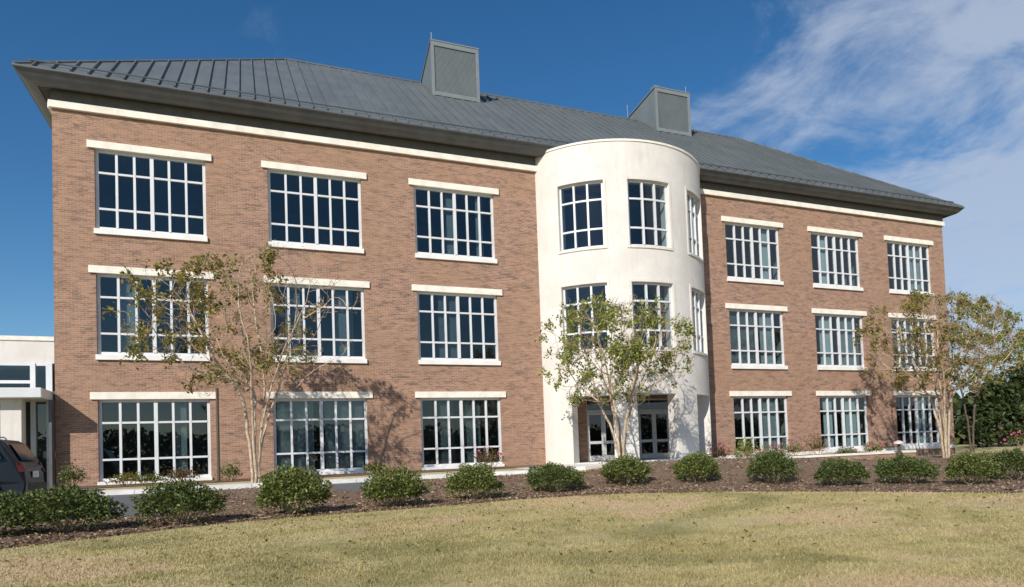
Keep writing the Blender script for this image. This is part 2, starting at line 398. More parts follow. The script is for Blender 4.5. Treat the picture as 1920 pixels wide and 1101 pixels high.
# portal floor
mb = MB()
n = 24
pts = [(21.656+4.44*math.sin(R(-67+134*i/n)), 1.662-4.44*math.cos(R(-67+134*i/n))) for i in range(n+1)]
for i in range(n): mb.quad((pts[i][0], pts[i][1], .245), (pts[i+1][0], pts[i+1][1], .245), (pts[i+1][0], .1, .245), (pts[i][0], .1, .245))
for i in range(n): mb.quad((pts[i][0], pts[i][1], -.3), (pts[i+1][0], pts[i+1][1], -.3), (pts[i+1][0], pts[i+1][1], .245), (pts[i][0], pts[i][1], .245))
build(mb, 'portal_floor', 'concrete', kind='structure')

# ------------------------------------------------------------------ office building
B = empty('office_building', (0, 0, 0), 'three storey brick office building with curved cream stair tower and grey seamed metal roof', 'building')
XL, XR, YB = .13, 42.7, 15.6
WIN_X = [3.0+5.4306*i for i in range(3)]+[29.07+5.4306*i for i in range(3)]
WW = 3.37
ROWS = [3.33, 7.60, 11.87]
def cellwall(mb, us, zs, M, th, hole, cap=True):
    nu, nz = len(us)-1, len(zs)-1
    solid = lambda i, j: 0 <= i < nu and 0 <= j < nz and not hole((us[i]+us[i+1])/2, (zs[j]+zs[j+1])/2)
    for i in range(nu):
        for j in range(nz):
            if not solid(i, j): continue
            a_, b_, c_, d_ = us[i], us[i+1], zs[j], zs[j+1]
            mb.quad(M(a_, 0, c_), M(b_, 0, c_), M(b_, 0, d_), M(a_, 0, d_))
            mb.quad(M(b_, th, c_), M(a_, th, c_), M(a_, th, d_), M(b_, th, d_))
            if not solid(i-1, j): mb.quad(M(a_, th, c_), M(a_, 0, c_), M(a_, 0, d_), M(a_, th, d_))
            if not solid(i+1, j): mb.quad(M(b_, 0, c_), M(b_, th, c_), M(b_, th, d_), M(b_, 0, d_))
            if not solid(i, j-1): mb.quad(M(a_, 0, c_), M(a_, th, c_), M(b_, th, c_), M(b_, 0, c_))
            if not solid(i, j+1): mb.quad(M(a_, 0, d_), M(b_, 0, d_), M(b_, th, d_), M(a_, th, d_))
Mf = lambda u, d, z: (u, d, z)
holes = [(x-WW/2, x+WW/2, z-3.10, z-.24) for x in WIN_X for z in ROWS]
DOORS = [(19.48, 21.22), (22.08, 23.84)]
holes += [(a_, b_, .25, 3.0) for a_, b_ in DOORS]
holes += [(18.1, 25.2, 4.6, 7.5), (18.1, 25.2, 8.9, 12.4)]
inh = lambda u, z: any(h[0] < u < h[1] and h[2] < z < h[3] for h in holes)
us = sorted({XL, XR}|{h[0] for h in holes}|{h[1] for h in holes}); zs = sorted({-.6, 13.5}|{h[2] for h in holes}|{h[3] for h in holes})
mb = MB(); cellwall(mb, us, zs, Mf, .32, inh)
build(mb, 'front_wall', 'brick', B)
for nm, (x0, x1, y0, y1) in (('side_wall', (XL, XL+.3, .32, YB)), ('side_wall', (XR-.3, XR, .32, YB)), ('rear_wall', (XL+.3, XR-.3, YB-.3, YB))):
    mb = MB(); mb.box(x0, x1, y0, y1, -.6, 13.5); build(mb, nm, 'brick', B)
mb = MB(); mb.box(XL+.3, XR-.3, .32, YB-.3, .05, .22); build(mb, 'floor_slab', 'interior', B)
for z in (3.42, 7.70):
    mb = MB(); mb.box(XL+.3, XR-.3, .32, YB-.3, z, z+.55); build(mb, 'floor_slab', 'interior_ceiling', B)
mb = MB(); mb.box(XL+.3, XR-.3, .32, YB-.3, 12.0, 12.2); build(mb, 'ceiling', 'interior_ceiling', B)
mb = MB(); mb.box(XL+.3, XR-.3, 6.0, 6.15, .22, 12.0); build(mb, 'inner_wall', 'interior', B)
for x in (5.7, 11.1, 16.6, 26.3, 31.8, 37.2):
    mb = MB(); mb.box(x-.06, x+.06, .33, 5.99, .225, 11.99); build(mb, 'partition', 'interior', B)

# windows of the brick wings
w2 = WW/2; top, bot = -.245, -2.985
mbf = MB()
for (a_, b_, c_, d_) in ((-w2+.004, w2-.004, top-.09, top), (-w2+.004, w2-.004, bot, bot+.09), (-w2+.004, -w2+.10, bot+.09, top-.09), (w2-.10, w2-.004, bot+.09, top-.09)):
    mbf.box(a_, b_, .11, .21, c_, d_)
ME_frame = mbf.mesh('window', 'white_frame')
mb = MB(); mb.box(-w2-.205, w2+.205, -.07, .1, -.243, 0); ME_lintel = mb.mesh('lintel', 'cast_stone')
mb = MB(); mb.hexa([(-w2-.03, -.085, -3.18), (w2+.03, -.085, -3.18), (w2+.03, .20, -3.18), (-w2-.03, .20, -3.18), (-w2-.03, -.085, -3.005), (w2+.03, -.085, -3.005), (w2+.03, .20, -2.98), (-w2-.03, .20, -2.98)]); ME_sill = mb.mesh('sill', 'sill_white')
mb = MB(); mb.box(-.038, .038, .085, .20, bot+.09, top-.09); ME_mull = mb.mesh('mullion', 'white_frame')
mb = MB(); mb.box(-.058, .058, .075, .205, bot+.09, top-.09); ME_mullc = mb.mesh('mullion', 'white_frame')
mb = MB(); mb.box(-w2+.10, w2-.10, .095, .195, -.034, .034); ME_tran = mb.mesh('transom', 'white_frame')
inner = w2-.10; pw = 2*inner/6
T1, T2 = -1.03, -2.27
ME_pane = []
for (z0, z1) in ((T1+.04, top-.09), (T2+.04, T1-.04), (bot+.09, T2-.04)):
    mb = MB(); mb.box(-pw/2+.02, pw/2-.02, .150, .162, z0-.01, z1+.01); ME_pane.append(mb.mesh('pane', 'window_glass'))
mb = MB(); ns = 34
for i in range(ns):
    u = -1+2*(i+.5)/ns; mb.hexa([(u*.75-.014, .0, bot+.1), (u*.75+.010, .038, bot+.1), (u*.75+.014, .036, bot+.1), (u*.75-.010, -.002, bot+.1), (u*.75-.014, .0, top-.1), (u*.75+.010, .038, top-.1), (u*.75+.014, .036, top-.1), (u*.75-.010, -.002, top-.1)])
ME_blind = mb.mesh('blind', 'blind')
BL = {(0, 1): [(-.8, .45)], (1, 1): [(-.9, .35), (.9, .5)], (2, 1): [(-.4, .5)], (0, 0): [(.7, .3)], (1, 0): [(-.9, .85), (.85, .95)], (2, 0): [(-.6, .4), (.5, .45)],
      (3, 1): [(-.75, .95), (.8, .6)], (4, 1): [(-.8, .5), (.7, .8)], (5, 1): [(0, 1.)], (3, 0): [(.8, .7)], (4, 0): [(-.9, .4), (.7, .5)], (5, 0): [(.5, .6)],
      (2, 2): [(-.2, .25), (1.1, .2)], (3, 2): [(.9, .4)], (4, 2): [(-.7, .35)], (5, 2): [(.6, .7)]}
for ci, x in enumerate(WIN_X):
    for ri, z in enumerate(ROWS):
        W = link('window', ME_frame, B); W.location = (x, 0, z)
        link('lintel', ME_lintel, W); link('sill', ME_sill, W)
        for k in range(1, 6): shift(link('mullion', ME_mullc if k == 3 else ME_mull, W), (-inner+k*pw, 0, 0))
        for t in (T1, T2): shift(link('transom', ME_tran, W), (0, 0, t))
        for k in range(6):
            for j in range(3):
                o = link('pane', ME_pane[j], W); o.location = (-inner+(k+.5)*pw, 0, 0)
        for (bx_, s) in BL.get((ci, ri), []):
            o = link('blind', ME_blind, W); o.location = (bx_, .27, 0); o.scale = (s, 1, 1)

# trims
mb = MB()
for (x0, x1) in ((XL-.08, 17.52), (25.80, XR+.08)): mb.box(x0, x1, -.12, -.001, 12.82, 13.05)
build(mb, 'cornice', 'cast_stone', B)
mb = MB(); mb.box(XL-.12, XL-.001, 0, YB, 12.82, 13.05); mb.box(XR+.001, XR+.12, 0, YB, 12.82, 13.05); build(mb, 'cornice', 'cast_stone', B)
mb = MB()
for (x0, x1) in ((XL-.03, 17.52), (25.80, XR+.03)): mb.box(x0, x1, -.05, -.002, 13.053, 13.45)
mb.box(XL-.03, XL-.001, 0, YB, 13.053, 13.45); mb.box(XR+.001, XR+.03, 0, YB, 13.053, 13.45)
build(mb, 'frieze', 'frieze', B)
mb = MB(); mb.box(26.4, XR+.03, -.05, -.002, .10, .26); build(mb, 'base_course', 'cast_stone', B)
# roof
OH = .80; EX0, EX1, EY0, EY1 = XL-OH-.02, XR+OH, -OH, YB+OH
EZ, SL = 13.75, .75; D2 = (EY1-EY0)/2; RZ = EZ+SL*D2; RX0, RX1 = EX0+D2, EX1-D2; RY = EY0+D2
def ring(off, z): return [(EX0+off, EY0+off, z), (EX1-off, EY0+off, z), (EX1-off, EY1-off, z), (EX0+off, EY1-off, z)]
prof = [(.83, 13.5), (.50, 13.37), (.40, 13.375), (.27, 13.42), (.15, 13.50), (.06, 13.60), (.0, 13.665), (-.035, 13.675), (-.045, 13.69), (-.045, 13.735), (-.035, 13.745), (.0, 13.745)]
mb = MB()
for (o0, z0), (o1, z1) in zip(prof[1:], prof[2:]):
    a_, b_ = ring(o0, z0), ring(o1, z1)
    for i in range(4): mb.quad(a_[(i+1) % 4], a_[i], b_[i], b_[(i+1) % 4])
build(mb, 'gutter', 'trim_metal', B)
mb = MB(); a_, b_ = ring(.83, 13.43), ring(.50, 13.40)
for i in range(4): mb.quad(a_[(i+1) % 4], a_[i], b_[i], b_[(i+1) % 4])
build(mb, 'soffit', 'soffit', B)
mb = MB(); e_ = ring(.02, EZ-.035); rA, rB = (RX0, RY, RZ-.035), (RX1, RY, RZ-.035)
mb.quad(e_[0], e_[1], rB, rA); mb.quad(e_[2], e_[3], rA, rB); mb.quad(e_[3], e_[0], rA); mb.quad(e_[1], e_[2], rB)
roof = build(mb, 'roof', 'roof_metal', B)
def panels(org, du, dv, L, kind):
    """org eave start, du along eave, dv inward (horizontal); panel surface rises with SL"""
    n = round(L/.5); wd = L/n
    nv = Vector((-dv.x*SL, -dv.y*SL, 1)).normalized()
    def depth(u): return min(u, L-u, D2)
    for i in range(n):
        a_, b_ = i*wd, (i+1)*wd; us_ = [a_, b_]
        for br in (D2, L-D2):
            if a_+.01 < br < b_-.01: us_.insert(1, br)
        P = lambda u, v: org+du*u+dv*v+Vector((0, 0, SL*v))
        jit = nv*rng.uniform(-.003, .003)
        mb = MB(); g_ = .012
        for p, q in zip(us_, us_[1:]):
            mb.quad(P(p, 0)+jit, P(q, 0)+jit, P(q, max(depth(q), .001))+jit, P(p, max(depth(p), .001))+jit)
            mb.quad(P(q, 0)+jit, P(p, 0)+jit, P(p, 0)-nv*.03, P(q, 0)-nv*.03)
        dd = depth(b_)
        if dd > .06 and i < n-1:
            c = [P(b_-.021, .0), P(b_+.021, .0), P(b_+.021, dd-.02), P(b_-.021, dd-.02)]
            mb.hexa([q-nv*.004 for q in c]+[q+nv*.075 for q in c])
        build(mb, 'roof_panel', 'roof_metal', roof)
panels(Vector((EX0, EY0, EZ)), Vector((1, 0, 0)), Vector((0, 1, 0)), EX1-EX0, 0)
panels(Vector((EX0, EY1, EZ)), Vector((0, -1, 0)), Vector((1, 0, 0)), EY1-EY0, 1)
panels(Vector((EX1, EY0, EZ)), Vector((0, 1, 0)), Vector((-1, 0, 0)), EY1-EY0, 1)
mb = MB(); mb.quad(ring(0, EZ)[2], ring(0, EZ)[3], (RX0, RY, RZ), (RX1, RY, RZ)); build(mb, 'roof_panel', 'roof_metal', roof)
for k_ in (.34,):
    c_ = [Vector(p)+Vector((0, 0, SL*k_+.12)) for p in ring(k_, EZ)]; mb = MB()
    for i in range(4): mb.tube([c_[i], c_[(i+1) % 4]], .028, 5)
    build(mb, 'snow_rail', 'trim_metal', roof)
mb = MB(); mb.tube([(RX0, RY, RZ+.02), (RX1, RY, RZ+.02)], .07, 6)
build(mb, 'ridge_cap', 'roof_metal', roof)
for c, r_ in ((ring(0, EZ)[0], (RX0, RY, RZ)), (ring(0, EZ)[3], (RX0, RY, RZ)), (ring(0, EZ)[1], (RX1, RY, RZ)), (ring(0, EZ)[2], (RX1, RY, RZ))):
    mb = MB(); mb.tube([Vector(c)+Vector((0, 0, .02)), Vector(r_)+Vector((0, 0, .02))], .055, 6); build(mb, 'hip_cap', 'roof_metal', roof)
# roof boxes (louvred vent dormers)
for (x0, x1, yf, zt, yb, zb, up_) in ((14.45, 16.82, 5.34, 21.03, 7.6, 20.0, 0), (27.56, 29.86, 5.9, 21.28, 8.9, 20.9, 1)):
    zf = EZ+SL*(yf-EY0)-.05
    mb = MB(); lo = zf-.02; zrb = EZ+SL*(yb-EY0)-.5
    mb.hexa([(x0, yf, lo), (x1, yf, lo), (x1, yb, zrb), (x0, yb, zrb), (x0, yf, zt), (x1, yf, zt), (x1, yb, zb), (x0, yb, zb)])
    D = build(mb, 'vent_dormer', 'dormer_metal', B)
    nlv = 40; h_ = (zt-.22-(zf+.25))/nlv
    mb = MB()
    for i in range(nlv):
        z0 = zf+.25+i*h_
        mb.hexa([(x0+.14, yf-.026, z0), (x1-.14, yf-.026, z0), (x1-.14, yf-.012, z0+h_*.9), (x0+.14, yf-.012, z0+h_*.9), (x0+.14, yf-.020, z0+.012), (x1-.14, yf-.020, z0+.012), (x1-.14, yf-.004, z0+h_), (x0+.14, yf-.004, z0+h_)])
    build(mb, 'louvre', 'dormer_metal', D)
    mb = MB()
    mb.box(x0-.03, x0+.13, yf-.07, yf-.002, zf+.02, zt+.02); mb.box(x1-.13, x1+.03, yf-.07, yf-.002, zf+.02, zt+.02)
    mb.box(x0+.13, x1-.13, yf-.066, yf-.002, zt-.2, zt+.02); mb.box(x0+.13, x1-.13, yf-.066, yf-.002, zf+.05, zf+.25)
    build(mb, 'trim', 'dormer_trim', D)
    mb = MB(); mb.hexa([(x0-.06, yf-.09, zt+.022), (x1+.06, yf-.09, zt+.022), (x1+.06, yb+.05, zb+.022), (x0-.06, yb+.05, zb+.022), (x0-.06, yf-.09, zt+.08), (x1+.06, yf-.09, zt+.08), (x1+.06, yb+.05, zb+.08), (x0-.06, yb+.05, zb+.08)])
    build(mb, 'cap', 'dormer_trim', D)
    mb = MB()
    if up_:
        mb.box(x0+.05, x0+.35, yf+.1, yf+.5, zt+.08, zt+.22)
        for xx, yy in ((x1-.12, yf+.1), (x0-.02, yb+.1)): mb.tube([(xx, yy, zt-.3), (xx, yy, zt+.5)], .022, 5)
    else: mb.tube([(x0+.02, yf-.04, zt), (x0+.02, yf-.04, zt+.42)], .028, 5)
    build(mb, 'lightning_rod', 'rail_metal', D)

# stair tower
TX, TY, TR = 21.656, 1.662, 4.507
Mt = lambda u, d, z: (TX+(TR-d)*math.sin(u/TR), TY-(TR-d)*math.cos(u/TR), z)
AW = [(-53.3, -28.4), (-15.6, 9.1), (24.2, 46.0)]
TROW = [(4.834, 7.597), (9.104, 11.867)]
TH = .55
thol = [(R(a_)*TR, R(b_)*TR, z0, z1) for a_, b_ in AW for z0, z1 in TROW]
PA = [(-50, -28), (-15.2, 8), (25.5, 48)]
thol += [(R(a_)*TR, R(b_)*TR, .2, 2.98) for a_, b_ in PA]
thin = lambda u, z: any(h[0] < u < h[1] and h[2] < z < h[3] for h in thol)
A0, A1 = R(-76)*TR, R(76)*TR
us = sorted({round(A0+(A1-A0)*i/110, 5) for i in range(111)}|{h[0] for h in thol}|{h[1] for h in thol})
us = [u for i, u in enumerate(us) if i == 0 or u-us[i-1] > .012 or any(abs(u-h[k]) < 1e-6 for h in thol for k in (0, 1))]
zs = sorted({.1, 13.46}|{h[2] for h in thol}|{h[3] for h in thol})
mb = MB(); cellwall(mb, us, zs, Mt, TH, thin)
tower = build(mb, 'stair_tower', 'stucco', B)
mb = MB(); mb.mbox(Mt, A0, A1, -.035, TH, 13.463, 13.55, 80); build(mb, 'coping', 'cast_stone', tower)
mb = MB(); nn = 60
for z, up_ in ((13.3, 1), (8.3, 1), (3.75, 1), (3.35, 1)):
    n0 = len(mb.v)
    for i in range(nn+1): mb.v.append(Mt(A0+(A1-A0)*i/nn, TH-.02, z))
    mb.f.append(tuple(range(n0, n0+nn+1))); mb.mi.append(0)
build(mb, 'floor_plate', 'interior_ceiling', tower)
for a_, b_ in AW:
    ua, ub = R(a_)*TR, R(b_)*TR; wd = (ub-ua)
    for (z0, z1) in TROW:
        mb = MB(); d0, d1 = .13, .23; t = .085
        mb.mbox(Mt, ua+.003, ub-.003, d0, d1, z1-t, z1-.003, 6); mb.mbox(Mt, ua+.003, ub-.003, d0, d1, z0+.003, z0+t, 6)
        mb.mbox(Mt, ua+.003, ua+t, d0, d1, z0+t, z1-t); mb.mbox(Mt, ub-t, ub-.003, d0, d1, z0+t, z1-t)
        W = build(mb, 'window', 'white_frame', B)
        mb = MB(); mb.mbox(Mt, ua-.10, ub+.10, -.03, .0-.002, z1+.002, z1+.12, 6); mb.mbox(Mt, ua-.10, ua-.002, -.03, -.002, z0-.1, z1+.002); mb.mbox(Mt, ub+.002, ub+.10, -.03, -.002, z0-.1, z1+.002); mb.mbox(Mt, ua-.002, ub+.002, -.045, .12, z0-.1, z0+.003, 6)
        build(mb, 'surround', 'stucco', W)
        cw = (wd-2*t)/3; za, zb = z1-.76, z1-1.98
        for k in (1, 2):
            mb = MB(); u = ua+t+k*cw; mb.mbox(Mt, u-.042, u+.042, d0-.035, d1-.01, z0+t, z1-t); build(mb, 'mullion', 'white_frame', W)
        for z in (za, zb):
            mb = MB(); mb.mbox(Mt, ua+t, ub-t, d0-.015, d1-.02, z-.037, z+.037, 6); build(mb, 'transom', 'white_frame', W)
        for k in range(3):
            for (p, q) in ((za, z1-t), (zb, za), (z0+t, zb)):
                mb = MB(); mb.mbox(Mt, ua+t+k*cw, ua+t+(k+1)*cw, .17, .182, p, q, 3); build(mb, 'pane', 'window_glass', W)
# doors in the portal
for a_, b_ in DOORS:
    mid = (a_+b_)/2
    mb = MB(); mb.box(a_+.003, a_+.07, .10, .22, .25, 2.997); mb.box(b_-.07, b_-.003, .10, .22, .25, 2.997); mb.box(a_+.07, b_-.07, .10, .22, 2.93, 2.997); mb.box(a_+.07, b_-.07, .105, .215, 2.42, 2.50)
    DF = build(mb, 'door_frame', 'door_frame', B)
    mb = MB(); mb.box(a_+.07, b_-.07, .15, .162, 2.50, 2.93); build(mb, 'pane', 'window_glass', DF)
    for s, (p, q) in enumerate(((a_+.075, mid-.004), (mid+.004, b_-.075))):
        mb = MB()
        for (u, v, z0, z1) in ((p, p+.10, .27, 2.41), (q-.10, q, .27, 2.41), (p+.10, q-.10, .27, .50), (p+.10, q-.10, 1.02, 1.14), (p+.10, q-.10, 2.30, 2.41)): mb.box(u, v, .12, .175, z0, z1)
        DL = build(mb, 'door', 'door_frame', B)
        for z0, z1 in ((.50, 1.02), (1.14, 2.30)):
            mb = MB(); mb.box(p+.09, q-.09, .142, .152, z0-.01, z1+.01); build(mb, 'pane', 'window_glass', DL)
        mb = MB(); hx = q-.05 if s == 0 else p+.05
        mb.tube([(hx, .11, 1.0), (hx, .06, 1.02), (hx, .06, 1.40), (hx, .11, 1.42)], .014, 6); build(mb, 'handle', 'rail_metal', DL)
# ------------------------------------------------------------------ link building on the left
A = empty('entrance_annex', (0, 0, 0), 'low cream and glass entrance building at the left end of the brick block', 'building')
mb = MB(); mb.box(-24, .12, .02, 9, 4.28, 5.02); build(mb, 'fascia', 'stucco', A)
mb = MB(); mb.box(-24.05, .128, -.02, 9.05, 5.022, 5.16); build(mb, 'coping', 'cast_stone', A)
mb = MB(); mb.box(-24, .12, 6, 6.3, -.2, 4.278); mb.box(-24, -23.7, -.2, 5.99, -.2, 4.278); build(mb, 'rear_wall', 'interior', A)
mb = MB(); mb.box(-24, .12, -.2, 5.99, .02, .2); build(mb, 'floor_slab', 'concrete', A)
for x in [-.02, -.46, -3.3, -6.1, -8.9, -11.7, -14.5]:
    wv = .085 if x > -.1 else .07
    mb = MB(); mb.box(x-wv, x+wv, -.04, .10, .2, 4.277); build(mb, 'mullion', 'white_frame', A)
for x0, x1 in ((-.39, -.105), (-3.23, -.53), (-6.03, -3.37), (-8.83, -6.17), (-11.63, -8.97), (-14.43, -11.77)):
    mb = MB(); mb.box(x0, x1, -.01, .09, 3.02, 3.12); mb.box(x0, x1, -.01, .09, 3.62, 3.72) if x0 < -1 else None
    mb.box(x0, x1, -.01, .09, 4.20, 4.276); mb.box(x0, x1, -.01, .09, .2, .3); build(mb, 'transom', 'white_frame', A)
    for z0, z1 in (((.3, 3.02), (3.12, 4.2)) if x0 > -1 else ((.3, 3.02), (3.12, 3.62), (3.72, 4.2))):
        mb = MB(); mb.box(x0, x1, -.0+.035, .047, z0, z1); build(mb, 'pane', 'window_glass', A)
mb = MB(); mb.box(-16, .06, -1.30, -.05, 3.05, 3.36); build(mb, 'canopy', 'white_frame', A, bevel=.02)
for x in (-.82, -6.6, -12.4):
    mb = MB(); mb.box(x-.28, x+.26, -.86, -.40, -.1, 3.049); build(mb, 'pier', 'stucco', A, bevel=.01)
mb = MB(); mb.box(.04, .125, -.42, -.045, .1, 3.045); build(mb, 'end_panel', 'trim_metal', A)
mb = MB(); mb.box(-24, .1, .3, 5.9, 3.3, 3.4); build(mb, 'ceiling', 'interior_ceiling', A)
mb = MB(); mb.box(-4, -.2, 2.5, 2.6, .2, 3.3); build(mb, 'inner_wall', 'brown_panel', A)

# planter wall at the right
PW = empty('planter_wall', (0, 0, 0), 'low brick planter wall with white coping in front of the right wing', 'wall')
pp = []
for i in range(9):
    t = i/8*math.pi/2; pp.append((26.1-1.3*math.sin(t)*1.0+0, -2.5+1.3-1.3*math.cos(t)))
pp = pp[::-1]+[(28, -2.5), (30, -2.5), (32, -2.5), (34, -2.5), (36.3, -2.5)]
ret = [(36.3, -2.36), (36.3, -.03)]
def wallstrip(mb, pts, wd, z0, z1):
    b = len(mb.v)
    for i, p in enumerate(pts):
        a_ = Vector(pts[max(i-1, 0)]); c_ = Vector(pts[min(i+1, len(pts)-1)]); d = (c_-a_).normalized(); n_ = Vector((-d.y, d.x))
        for s, z in ((-1, z0), (1, z0), (1, z1), (-1, z1)): q = Vector(p)+n_*s*wd/2; mb.v.append((q.x, q.y, z))
    for i in range(len(pts)-1):
        for j in range(4): k = (j+1) % 4; mb.f.append((b+4*i+j, b+4*i+k, b+4*i+4+k, b+4*i+4+j)); mb.mi.append(0)
    mb.f.append((b, b+3, b+2, b+1)); e = b+4*(len(pts)-1); mb.f.append((e, e+1, e+2, e+3)); mb.mi += [0, 0]
mb = MB(); wallstrip(mb, pp, .26, -.5, .03); wallstrip(mb, ret, .26, -.5, .026); build(mb, 'brickwork', 'brick', PW)
mb = MB(); wallstrip(mb, [(36.3, -2.32), (36.3, -.06)], .34, .033, .128); build(mb, 'coping_stone', 'cast_stone', PW)
for i in range(8, len(pp)-1):
    q = [pp[i], (pp[i+1][0]-.012, pp[i+1][1])]
    mb = MB(); wallstrip(mb, q, .34, .032, .13); build(mb, 'coping_stone', 'cast_stone', PW)
mb = MB(); wallstrip(mb, pp[:9], .34, .032, .13); build(mb, 'coping_stone', 'cast_stone', PW)
mb = MB(); mb.quad((24.9, -2.45, -.02), (36.3, -2.45, -.05), (36.3, -.01, -.04), (24.9, -.01, 0.0)); build(mb, 'planting_soil', 'mulch', kind='structure')
mb = MB(); mb.quad((.6, -3.02, .216), (16.9, -3.02, .216), (16.9, -.01, .23), (.6, -.01, .23)); build(mb, 'planting_soil', 'mulch', kind='structure')

# ------------------------------------------------------------------ plants
def lump(d, seed, amp):
    v = Vector(d)*1.9+Vector((seed*7.3, seed*3.1, 0)); v2 = Vector(d)*4.3+Vector((seed*2.3, 0, seed))
    return 1+amp*noise.noise(v)+amp*.55*noise.noise(v2)
def shrub_mesh(seed, nl, rx, rz, leaf, wd, amp=.28, shell=.5):
    g = np.random.default_rng(seed); P = []; D = []
    dirs = g.normal(size=(nl, 3)); dirs[:, 2] = np.abs(dirs[:, 2])*1.0-.28; dirs /= np.linalg.norm(dirs, axis=1, keepdims=True)
    rr = 1-shell*g.random(nl)**1.7
    for d, r in zip(dirs, rr):
        k = lump(d, seed, amp)
        stray = 1+(.10*g.random() if g.random() < .12 else 0)
        P.append((d[0]*rx*k*r*stray, d[1]*rx*k*r*stray, rz*.42+d[2]*rz*.62*k*r*stray))
    P = np.array(P); P[:, 2] = np.maximum(P[:, 2], .03)
    D = dirs+g.normal(size=(nl, 3))*.75+np.array([0, 0, .35])
    s = g.uniform(.7, 1.3, nl)
    return leaves(P, D, leaf*s, wd*s, g)
def twig_mesh(seed, n, rx, rz):
    g = random.Random(seed); mb = MB()
    for i in range(n):
        a_ = g.uniform(0, 6.28); q = g.uniform(.3, .9)
        e_ = Vector((math.cos(a_)*rx*q, math.sin(a_)*rx*q, rz*g.uniform(.55, .95)*(1.05-.4*q))); s = Vector((e_.x*.12, e_.y*.12, 0)); md = s.lerp(e_, .5)+Vector((e_.x*.12, e_.y*.12, -.08*rz))
        mb.tube([s, md, e_], [.013, .009, .004], 4, False)
    return mb.mesh('stems', 'twig')
SH = []
for sd in range(6):
    V, Fq = shrub_mesh(11+sd, 8500, (.70, .66, .72, .64, .70, .67)[sd], (.90, .96, .84, .92, .98, .88)[sd], .060, .034, (.34, .46, .40, .30, .5, .42)[sd])
    SH.append((npmesh('foliage', V, Fq, 'shrub_leaf' if sd % 2 == 0 else 'shrub_leaf_light'), twig_mesh(50+sd, 30, .55, .8)))
shr = [(1.45, -10.75, 1.06, 'leftmost shrub of the lawn edge row, dark green and cut by the picture edge'),
 (2.62, -10.85, 1.08, 'widest dark green shrub in the lawn edge row, in front of the parked car'),
 (4.64, -10.72, 1.06, 'rounded green shrub below the ground floor window at the left end'),
 (6.88, -10.12, 1.05, 'rounded green shrub right beside the foot of the left bare tree'),
 (9.2, -9.92, 1.0, 'rounded green shrub below the second ground floor window from the left'),
 (11.5, -9.15, 0.93, 'light green shrub below the third ground floor window from the left'),
 (14.2, -8.42, 0.98, 'dark green shrub just left of the cream portal'),
 (16.4, -8.7, 0.93, 'shrub in front of the tree at the cream portal'),
 (18.25, -9.75, 0.88, 'yellowish green shrub at the right side of the cream portal'),
 (19.7, -11.4, 0.86, 'shrub below the first window right of the tower'),
 (20.5, -13.2, 0.8, 'shrub below the second window right of the tower'),
 (21.9, -14.0, 0.86, 'taller dark shrub below the gap before the last window'),
 (22.45, -15.45, 0.8, 'shrub at the foot of the right hand bare tree'),
 (24.5, -15.1, 0.8, 'rightmost shrub of the lawn edge row, cut by the picture edge')]
kinds = [0, 2, 4, 3, 5, 1, 2, 5, 3, 4, 0, 2, 1, 4]
for i, (x, y, s, lb) in enumerate(shr):
    s *= (.90 if i < 3 else 1.)
    b = empty('shrub', (x, y, gz(x, y)+.01), lb, 'shrub', 'rounded shrubs along the lawn edge', rng.uniform(0, 6.28))
    b.scale = (s*rng.uniform(1.02, 1.16), s*rng.uniform(1.02, 1.16), s*rng.uniform(.94, 1.10))
    f, t = SH[kinds[i]]; link('foliage', f, b); link('stems', t, b)
# low plants against the facade and in the planter
def low_plant(x, y, r, h, lm, lb, cat='plant', name='low_plant', fl=0, grp=None, nl=700, sd=[100]):
    sd[0] += 1; z = gz(x, y) if y < -3.1 else (.2 if x < 24 else -.03)
    b = empty(name, (x, y, z), lb, cat, grp)
    V, Fq = shrub_mesh(sd[0], nl, r, h, .075, .035, .55, .9); link('foliage', npmesh('foliage', V, Fq, lm), b); link('stems', twig_mesh(sd[0], 12, r*.9, h), b)
    if fl:
        g = np.random.default_rng(sd[0]); d = g.normal(size=(fl, 3)); d[:, 2] = np.abs(d[:, 2])+.2; d /= np.linalg.norm(d, axis=1, keepdims=True)
        P = np.repeat(d*np.array([r, r, h*.62])*1.02+np.array([0, 0, h*.45]), 9, 0)+g.normal(size=(fl*9, 3))*.028
        V, Fq = leaves(P, g.normal(size=(fl*9, 3)), .07, .06, g); link('flowers', npmesh('flowers', V, Fq, 'pink_petal'), b, kind='stuff')
GL = 'low plants in the bed along the left wing'
for a_ in [(.95, -1.9, .33, .75, 'shrub_leaf', 'green strappy plant at the left corner of the brick wall', GL), (2.35, -1.7, .45, .42, 'myrtle_leaf', 'olive low plant under the left ground floor window, left one'),
           (3.05, -1.9, .42, .36, 'shrub_leaf_light', 'small green plant under the left ground floor window, middle one'), (3.9, -1.7, .5, .48, 'red_leaf', 'reddish low plant under the left ground floor window, right one'),
           (5.35, -1.8, .34, .60, 'shrub_leaf_light', 'light green plant just right of the thin brown post'), (7.4, -2.3, .3, .25, 'red_leaf', 'small reddish plant behind the left tree trunks')]:
    low_plant(*a_[:6], grp=GL)
GR = 'pink flowering shrubs by the building'
